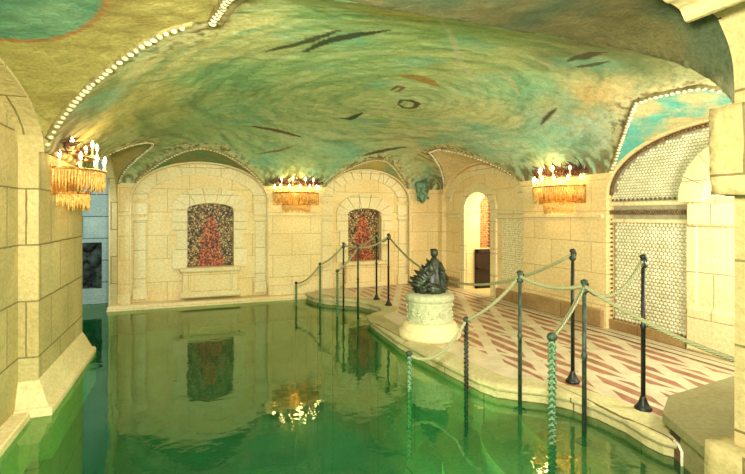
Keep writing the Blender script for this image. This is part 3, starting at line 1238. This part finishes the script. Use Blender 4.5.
# kerb with rounded nose
kb = MB()
prof = [(.225, .122), (.20, .128), (.02, .132), (-.012, .126), (-.030, .11), (-.034, .09), (-.025, .072), (.0, .065), (.005, -1.65), (.24, -1.65)]
rings = [offset(EDGE, o_) for o_, z_ in prof]
v, f = [], []
for i in range(len(EDGE)):
    for j, (o_, z_) in enumerate(prof):
        v.append((rings[j][i][0], rings[j][i][1], z_))
m_ = len(prof)
for i in range(len(EDGE) - 1):
    for j in range(m_):
        k = (j + 1) % m_
        f.append((i * m_ + j, (i + 1) * m_ + j, (i + 1) * m_ + k, i * m_ + k))
f.append(tuple(range(m_)))
f.append(tuple((len(EDGE) - 1) * m_ + j for j in reversed(range(m_))))
kb.add(v, f, False)
tag(kb.build('kerb', M['kerb']), 'rounded pale stone kerb along the pool edge', kind='structure')

# ledge along the back wall
lg = MB()
lg.cbox(-1.3, 2.34, 8.92, 9.24, -1.65, .075, .015)
lg.cbox(-1.3, 2.30, 8.86, 9.2, -.4, .03, .01)
tag(lg.build('trim_13', M['trim']), 'narrow pale stone ledge along the foot of the back wall', kind='structure')
# skirting of the right wall
sk = MB()
sk.cbox(XR - .045, XR + .02, 4.66, 6.24, .12, .36, .015)
sk.cbox(XR + .04, XR + REC + .01, 3.6, 4.62, .12, .25, .01)
sk.cbox(XR + .04, XR + REC + .01, 6.28, 7.09, .12, .30, .015)
sk.cbox(XR + .04, XR + REC + .01, 8.33, 9.0, .12, .30, .015)
tag(sk.build('baseboard_right', M['skirting']), 'stone skirting along the foot of the right wall', kind='structure')

# pool basin
pb = MB()
pb.box(-4.0, 3.3, -1.6, 10.0, -1.75, -1.6)
pb.box(-1.2, 2.4, 8.86, 8.92, -1.6, -.05)
pb.box(-4.0, -1.2, 9.7, 9.76, -1.6, -.05)
pb.box(-4.1, -4.0, -1.6, 10.0, -1.75, -.02)
pb.box(-4.0, 3.3, -1.7, -1.6, -1.75, -.02)
pb.box(3.3, 3.4, -1.7, 1.25, -1.75, .1)
tag(pb.build('pool_basin', M['basin_wall']), 'green plastered floor and sides of the pool', kind='structure')
# curved steps going down into the pool in each bay
def step_poly(cx, cy, rx, ry, n=22):
    pts = [(cx - rx * math.sin(PI * i / n), cy + ry * math.cos(PI * i / n)) for i in range(n + 1)]
    return pts + [(3.02, cy - ry), (3.02, cy + ry)]


for cy, nm in ((2.70, 'near'), (7.35, 'far')):
    st_ = MB()
    for k, (rx, zt) in enumerate(((.38, -.08), (.72, -.26), (1.06, -.44), (1.40, -.62))[:4 if nm == 'near' else 1]):
        ry = .78 + .30 * k
        if nm == 'near':
            st_.prism(step_poly(2.95, cy, rx + .1, ry), zt - .22, zt)
        else:
            st_.prism(step_poly(2.86, cy, rx + .05, min(ry, 1.45)), zt - .22, zt)
    tag(st_.build('pool_steps', M['kerb']), 'curved stone steps under water at the %s end of the walkway' % nm, kind='structure')

# water
wt = MB().box(-3.99, 3.06, -1.59, 9.9, -1.59, 0)
wto = wt.build('water', M['water'])
tag(wto, 'still green pool water reflecting the vault and walls', 'water', kind='stuff')

# grey-green stone block with a small niche at the end of the walkway
blk = empty('stone_block', (2.9, 1.8, -.05))
tag(blk, 'low grey-green stone block with a small niche beside the foreground column', 'block')
poly = [(-.17, -.10), (.12, .46), (.45, .66), (1.5, .78), (1.5, -.10)]
b_ = MB()
b_.prism(poly, .25, .31)
b_.build('top_slab', M['block'], blk)
b_ = MB()
ins = [(-.12, -.08), (.15, .44), (.46, .63), (1.47, .74), (1.47, -.08)]
b_.prism(ins, -.05, .25)
b_.build('body', M['block'], blk)
q0, q1 = Vector((.15, .44)), Vector((-.12, -.08))
d_ = (q1 - q0).normalized()
nn_ = Vector((d_.y, -d_.x))
if nn_.x > 0:
    nn_ = -nn_


def face_pt(t, out, z):
    p = q0 + d_ * t + nn_ * out
    return Vector((p.x, p.y, z))


nf = MB()
nf.tube([face_pt(.03, .006, -.04), face_pt(.03, .006, .14), face_pt(.06, .008, .165), face_pt(.15, .008, .165), face_pt(.18, .006, .14), face_pt(.18, .006, -.04)], .010, 6)
nf.build('niche_frame', M['shell_white'], blk)


def face_plate(t0, t1, z0, z1, out):
    v = [face_pt(t, o_, z) for t in (t0, t1) for o_ in (-.01, out) for z in (z0, z1)]
    return MB().add(v, [(0, 1, 3, 2), (4, 6, 7, 5), (0, 4, 5, 1), (2, 3, 7, 6), (0, 2, 6, 4), (1, 5, 7, 3)])


face_plate(.03, .15, .185, .24, .004).build('niche', M['dark_door'], blk)  # flat dark plate, its colour stands for the shade inside the opening
face_plate(.035, .175, -.04, .155, .003).build('niche_panel', M['coral_stone'], blk)

# ------------------------------------------------------------------ niches: mosaic panels and basins
for (c, a, z0, zs, h), lab, lab2 in (
        (N1, 'arched shell mosaic with red figure in the left back-wall niche', 'carved stone trough under the left back-wall mosaic'),
        (N2, 'arched shell mosaic with bright red figure behind the rope posts', 'carved stone trough under the back-wall mosaic behind the posts')):
    mp = MB()
    mp.strip(fr_back(YB + REC), arch_us(c, a - .004, 20), lambda u: z0 + .004, arch(c, a - .004, zs, h - .004), .10, .16)
    o = mp.build('shell_mosaic', M['mosaic'], uvoff=(c, 0))
    tag(o, lab, 'mosaic', 'shell mosaics in the back wall niches')
    t = empty('stone_trough', (c, YB + REC - .08, .12))
    tag(t, lab2, 'trough', 'stone troughs under the mosaics')
    q = MB()
    wd = a + .12
    q.cbox(-wd, wd, -.12, .065, .46, .54, .02)
    q.build('rim', M['trim'], t)
    q = MB()
    q.cbox(-wd + .04, wd - .04, -.08, .065, .10, .46, .02)
    for sd in (-1, 1):
        q.cbox(sd * (wd - .12) - .07, sd * (wd - .12) + .07, -.11, .065, .10, .45, .015)
    q.build('body', M['stone'], t)
    q = MB()
    q.cbox(-wd, wd, -.12, .065, 0, .11, .02)
    q.build('foot', M['trim'], t)

# ------------------------------------------------------------------ coral garlands above the sconces


def coral_bm(wd, seed, dens=26, h=.16):
    random.seed(seed)
    mb = MB()
    for k in range(dens):
        x = random.uniform(-wd / 2, wd / 2)
        p = Vector((x, -.03, random.uniform(-.03, .05)))
        d = Vector((random.uniform(-1, 1), -random.uniform(.2, .8), random.uniform(-.25, .9))).normalized()
        pts, rs = [p.copy()], [.016]
        for q in range(5):
            d = (d + Vector((random.uniform(-.6, .6), random.uniform(-.3, .3), random.uniform(-.5, .5)))).normalized()
            p = p + d * h / 4
            p.y = min(p.y, -.02)
            pts.append(p.copy())
            rs.append(.016 * (1 - q / 5.5))
        mb.tube(pts, rs, 5)
        if random.random() < .7:
            p = pts[2].copy()
            d2 = Vector((random.uniform(-1, 1), -.3, random.uniform(-.6, .9))).normalized()
            mb.tube([p, p + d2 * .05, p + d2 * .09 + Vector((0, 0, .02))], [.011, .008, .003], 5)
    for k in range(dens):
        mb.ball((random.uniform(-wd / 2, wd / 2), -.03, random.uniform(-.05, .04)), random.uniform(.015, .035), 6, 4, jit=.25)
    return mb


# ------------------------------------------------------------------ sconces
def make_sconce():
    random.seed(3)
    t = empty('wall_chandelier')
    W, D = .44, .36
    ring = lambda z, k=1.0: [Vector((W * k * math.cos(a), -D * k * math.sin(a), z)) for a in lin(0, PI, 28)]
    m = MB()
    m.tube(ring(.0), .012, 6)
    m.tube(ring(.14, .8), .009, 6)
    m.tube(ring(-.22, .62), .010, 6)
    for a in lin(0, PI, 8):
        m.tube([Vector((W * math.cos(a), -D * math.sin(a), 0)), Vector((W * .85 * math.cos(a), -D * .85 * math.sin(a), -.12)), Vector((W * .62 * math.cos(a), -D * .62 * math.sin(a), -.22))], .006, 5)
    m.box(-.46, .46, -.012, .0, -.24, .02)
    m.build('frame', M['gold'], t)
    for (k, z0, z1) in ((1.0, -.01, -.20), (.62, -.22, -.38)):
        fr = MB()
        for a in lin(.03, PI - .03, 44):
            x, y = W * k * math.cos(a), -D * k * math.sin(a)
            l = random.uniform(.7, 1.1) * (z0 - z1)
            fr.tube([(x, y, z0), (x * .99, y * .99, z0 - l * .5), (x * .97, y * .97, z0 - l)], [.007, .011, .003], 5)
        fr.build('shell_fringe', M['shell_fringe'], t)
    cb = coral_bm(1.05, 12, 52, .17)
    o = cb.build('coral_crest', M['coral'], t)
    o.location = (0, 0, .22)
    spots = [(a, 1.0, 0.0) for a in lin(.18, PI - .18, 6)] + [(a, .8, .14) for a in lin(.5, PI - .5, 3)]
    c0 = None
    for i, (a, k, z) in enumerate(spots):
        p = (W * k * math.cos(a), -D * k * math.sin(a), z)
        if c0 is None:
            c = MB()
            c.lathe([(.006, 0), (.022, .006), (.024, .014), (.010, .018), (.010, .085), (.006, .088)], n=10)
            c0 = c.build('candle', M['candle'], t)
            b = MB()
            b.lathe([(.004, .086), (.013, .100), (.016, .118), (.011, .140), (.002, .160)], n=10)
            b.build('flame_bulb', M['bulb'], c0)
            c0.location = p
        else:
            cc = copy_tree(c0, t)
            cc.location = p
    return t


s0 = make_sconce()
s0.location = (XL - .04, 5.38, 2.05)
s0.rotation_euler = (0, 0, PI / 2)
tag(s0, 'gilt half-round chandelier with lit candle bulbs on the left pier', 'chandelier', 'coral-crested wall chandeliers')
for loc, rz, lab in (((1.95, YB, 2.05), 0, 'coral-crested wall chandelier on the back wall between the two mosaics'),
                     ((XR, 5.42, 2.03), -PI / 2, 'gilt coral-crested wall chandelier on the right pier beside the doorway')):
    sc = copy_tree(s0)
    sc.location = loc
    sc.rotation_euler = (0, 0, rz)
    tag(sc, lab)
for loc, pw_ in (((XL + .22, 5.38, 2.15), 9), ((1.95, YB - .24, 2.12), 7), ((XR - .24, 5.45, 2.08), 12)):
    light('chandelier_glow', 'POINT', loc, pw_, (1, .62, .28), .08)

# green shell mask on the back right corbel
gm = MB()
random.seed(5)
gm.lathe([(.02, -.16), (.07, -.10), (.10, 0), (.12, .08), (.13, .13), (.10, .17), (.02, .18)], n=16, mod=lambda a, z: 1 + .14 * math.sin(6 * a + 9 * z))
for k in range(16):
    a = -PI * random.random()
    zc = random.uniform(-.1, .15)
    gm.ball((.10 * math.cos(a), .10 * math.sin(a), zc), random.uniform(.02, .04), 7, 5, jit=.2)
o = gm.build('shell_corbel', M['shell_green'], loc=(4.68, YB - .11, 2.10))
o.scale = (1.25, 1.15, 1.4)
tag(o, 'green shell-encrusted corbel where the ribs meet right of the far mosaic', 'corbel')

# ------------------------------------------------------------------ pedestal and statue
PX, PY = 2.76, 5.12
pd = empty('pedestal', (PX, PY, .122))
tag(pd, 'round carved stone pedestal with a flared foot under the bronze statue', 'pedestal')
q = MB()
q.lathe([(.37, 0), (.385, .03), (.385, .07), (.37, .10), (.34, .12), (.335, .15), (.32, .18), (.295, .20)], n=40)
q.build('foot', M['trim'], pd)
q = MB()
q.lathe([(.288, .19), (.276, .22), (.272, .30), (.274, .42), (.282, .45)], n=72, mod=lambda a, z: 1 + .012 * math.sin(18 * a) * math.sin(z * 40))
random.seed(9)
for k in range(70):
    a, zz = random.uniform(0, 2 * PI), random.uniform(.20, .42)
    q.ball((.272 * math.cos(a), .272 * math.sin(a), zz), random.uniform(.014, .026), 6, 4, jit=.3)
q.build('drum', M['pedestal'], pd)
q = MB()
q.lathe([(.27, .44), (.295, .455), (.305, .48), (.30, .51), (.285, .53), (.26, .545)], n=40)
q.build('cap', M['pedestal'], pd)

st = empty('bronze_statue', (PX, PY, .667))
st.rotation_euler = (0, 0, -THETA)
tag(st, 'dark bronze sea-creature statue on the round pedestal', 'statue')
random.seed(21)
q = MB()
q.lathe([(.16, 0), (.20, .03), (.19, .09), (.14, .13), (.04, .16)], n=28, mod=lambda a, z: 1 + .13 * math.sin(5 * a + 20 * z) + .07 * math.sin(11 * a))
for k in range(26):
    a = random.uniform(0, 2 * PI)
    q.ball((.17 * math.cos(a), .17 * math.sin(a), random.uniform(.02, .12)), random.uniform(.025, .05), 7, 5, jit=.25)
q.build('rock_base', M['statue'], st)
# jagged fan of fins and shells sweeping up from the lower left
q = MB()
tips = [(-.27, .13), (-.25, .18), (-.21, .21), (-.18, .26), (-.13, .28), (-.10, .33), (-.05, .35), (-.03, .41), (-.24, .08)]
for k, (tx, tz) in enumerate(tips):
    for dy in (-.06, .04):
        p0 = Vector((.03, dy * .5, .07 + .02 * k))
        p3 = Vector((tx + random.uniform(-.01, .01), dy + random.uniform(-.03, .03), tz + random.uniform(-.01, .01)))
        p1 = p0.lerp(p3, .45) + Vector((.01, dy * .8, -.02))
        p2 = p0.lerp(p3, .8) + Vector((.015, dy * .4, -.015))
        q.tube([p0, p1, p2, p3], [.05, .046, .028, .006], 7)
q.build('fins', M['statue'], st)
# figure: seated trunk, shoulders, head and arms
q = MB()
q.tube([(.02, 0, .05), (.03, 0, .14), (.045, -.01, .24), (.055, -.015, .33), (.055, -.02, .39), (.05, -.025, .43)], [.15, .145, .115, .085, .060, .032], 16)
q.ball((.052, -.035, .485), .050, 14, 10, sx=.95, sz=1.15)
q.ball((.040, -.083, .478), .013, 8, 6)
for k in range(9):
    a = random.uniform(0, 2 * PI)
    q.ball((.052 + .036 * math.cos(a), -.02 + .036 * math.sin(a), .52), .017, 6, 5)
q.tube([(.0, -.05, .36), (-.06, -.11, .30), (-.10, -.10, .24)], [.036, .030, .018], 8)
q.tube([(.11, -.02, .36), (.16, -.06, .27), (.12, -.12, .20)], [.036, .030, .018], 8)
q.build('figure', M['statue'], st)
q = MB()
q.tube([(.10, .04, .04), (.17, .02, .10), (.19, -.04, .18), (.15, -.09, .25), (.11, -.09, .31)], [.055, .052, .042, .028, .010], 10)
for k in range(7):
    t_ = k / 6
    q.tube([(.10, -.08, .30 - .2 * t_), (.15 + .02 * t_, -.13, .24 - .18 * t_), (.18 + .03 * t_, -.10, .25 - .19 * t_)], [.022, .026, .004], 6)
q.build('coiled_tail', M['statue'], st)

# ------------------------------------------------------------------ rope posts


def make_post(h, mat, z0=0, big=True):
    t = empty('rope_post')
    q = MB()
    if big:
        q.lathe([(.062, 0), (.062, .012), (.05, .022), (.034, .05), (.022, .085), (.018, .10)], n=16)
    else:
        q.lathe([(.058, 0), (.055, .014), (.03, .03), (.018, .045)], n=16)
    q.build('base', mat, t)
    q = MB()
    q.lathe([(.0165, .04), (.0165, h * .52), (.022, h * .525), (.022, h * .54), (.0155, h * .55), (.0145, h - .10)], n=12)
    q.build('shaft', mat, t)
    q = MB()
    q.lathe([(.0145, h - .11), (.028, h - .095), (.03, h - .075), (.018, h - .06), (.018, h - .04), (.026, h - .025), (.026, h - .01), (.010, h)], n=12)
    q.tube([(.0, 0, h - .045)] + [(.035 + .022 * math.cos(a), 0, h - .05 + .022 * math.sin(a)) for a in lin(PI, -PI * .5, 10)], .007, 6)
    q.build('hook_head', mat, t)
    return t


ZW, ZS = .128, -.08
H_W, H_S = 1.19, 1.22
P = {}
grp = 'bronze rope posts along the pool edge'
pw0 = make_post(H_W, M['bronze'])
ps0 = make_post(H_S, M['verdigris'], big=False)
first = {id(pw0): True, id(ps0): True}


def put(key, src, x, y, z, h, label, rz=0):
    o = src if first.pop(id(src), False) else copy_tree(src)
    o.location = (x, y, z)
    o.rotation_euler = (0, 0, rz)
    tag(o, label, 'post', grp)
    P[key] = Vector((x, y, z + h))


put('P2', pw0, 3.25, 2.59, ZW, H_W, 'tall dark post with conical foot beside the grey-green stone block', .3)
put('P1', pw0, 3.19, 3.24, ZW, H_W, 'tall dark post on the near kerb, second from the foreground column', .3)
put('F1', pw0, 3.05, 7.08, ZW, H_W, 'tall thin post right of the far mosaic, on the walkway', .5)
put('F2', pw0, 3.07, 7.66, ZW, H_W, 'tall thin post on the walkway in front of the far mosaic', .5)
put('S1', ps0, 2.66, 3.30, ZS, H_S, 'slim green post in shallow water nearest the pedestal on the near steps', .3)
put('S2', ps0, 2.74, 2.67, ZS, H_S, 'slim green post in shallow water beside the rope-wound post', .3)
put('G1', ps0, 2.56, 7.20, ZS, H_S, 'slim green post in shallow water before the far mosaic', .5)
put('G2', ps0, 2.52, 7.85, ZS, H_S, 'slim green post in shallow water left of the far mosaic', .5)


def water_post(key, x, y, ztop, zbot, label, mat=None, wrap=False):
    t = empty('handrail_post', (x, y, zbot))
    h = ztop - zbot
    tag(t, label, 'post', 'short rope-wound posts standing in the pool')
    q = MB()
    q.lathe([(.05, 0), (.05, .015), (.02, .04)], n=14)
    q.build('base', M['verdigris'], t)
    q = MB()
    r = .023 if wrap else .016
    q.lathe([(r, .03), (r, h - .03)], n=12)
    pts = []
    n = int(h / .045 * 10)
    for i in range(n):
        z = .04 + (h - .09) * i / n
        a = 2 * PI * i / 10
        pts.append((r * math.cos(a), r * math.sin(a), z))
    q.tube(pts, .009, 5)
    q.build('rope_wound_shaft', mat or M['rope_post'], t)
    q = MB()
    q.ball((0, 0, h - .015), r + .014, 12, 8, sz=.9)
    q.build('knob', M['verdigris'], t)
    P[key] = Vector((x, y, ztop))


water_post('W1', 2.39, 2.62, .77, -.30, 'thick green rope-wound post in the water at lower right', wrap=True)
water_post('W2', 2.40, 3.74, .66, -.70, 'short dark post against the kerb right of the pedestal', M['bronze'])
water_post('W3', 1.88, 3.88, .36, -1.6, 'short post rising from open water left of the kerb')
water_post('V1', 2.20, 7.18, .74, -.52, 'short post in the far water left of the far steps, nearest of three')
water_post('V2', 2.17, 8.13, .76, -.52, 'short post by the back ledge near the far steps')
water_post('V3', 1.77, 8.28, .42, -1.6, 'lowest post in the far water, by the back ledge')


def rope(a, b, sag, label, r=.015, mid=None):
    a, b = Vector(a), Vector(b)
    n = 26
    pts = []
    for i in range(n + 1):
        t = i / n
        p = a.lerp(b, t)
        p.z -= sag * 4 * t * (1 - t)
        pts.append(p)
    pts = [a + Vector((0, 0, .0))] + pts[1:-1] + [b]
    q = MB().tube(pts, r, 8)
    o = q.build('rope', M['rope'])
    # run the uv along the rope so that the strands twist round it
    me = o.data
    uvl = me.uv_layers[0]
    L = (b - a).length
    for p in me.polygons:
        for li in p.loop_indices:
            vi = me.loops[li].vertex_index
            uvl.data[li].uv = ((vi // 8) / n * L * 2.2, (vi % 8) / 8 * .3)
    tag(o, label, 'rope', 'ropes strung between the posts')


dn = Vector((0, 0, -.05))
rope(P['W3'] + dn * .5, P['W2'] + dn * .5, .16, 'rope sagging past the pedestal foot between the two short posts')
rope(P['W2'] + dn * .5, P['S1'] + dn, .05, 'rope rising from the short kerb post to the slim green post')
rope(P['S1'] + dn, P['S2'] + dn, .05, 'short rope between the two slim posts on the near steps')
rope(P['S2'] + dn, P['P2'] + dn, .16, 'thick sagging rope up to the tall post by the stone block', .016)
rope(P['S2'] + dn, (2.80, 1.66, .82), .04, 'rope running down from the slim post to the foreground column')
rope(P['S2'] + dn, P['W1'] + dn * .4, .03, 'rope hanging down to the thick rope-wound post')
rope(P['P1'] + dn, P['F1'] + dn, .50, 'long rope sagging behind the bronze statue')
rope(P['F1'] + dn, P['F2'] + dn, .10, 'short rope between the two far walkway posts')
rope(P['F1'] + dn, P['G1'] + dn, .06, 'rope from the far walkway post to the slim post before the far mosaic')
rope(P['F2'] + dn, P['G2'] + dn, .10, 'rope across the far mosaic to the slim post at its left')
rope(P['G1'] + dn, P['V1'] + dn * .5, .04, 'rope descending from the slim post to the nearest far water post')
rope(P['G2'] + dn, P['V2'] + dn * .5, .05, 'rope descending to the short post by the back ledge')
rope(P['V2'] + dn * .5, P['V3'] + dn * .5, .08, 'low rope between the two short posts by the back ledge')
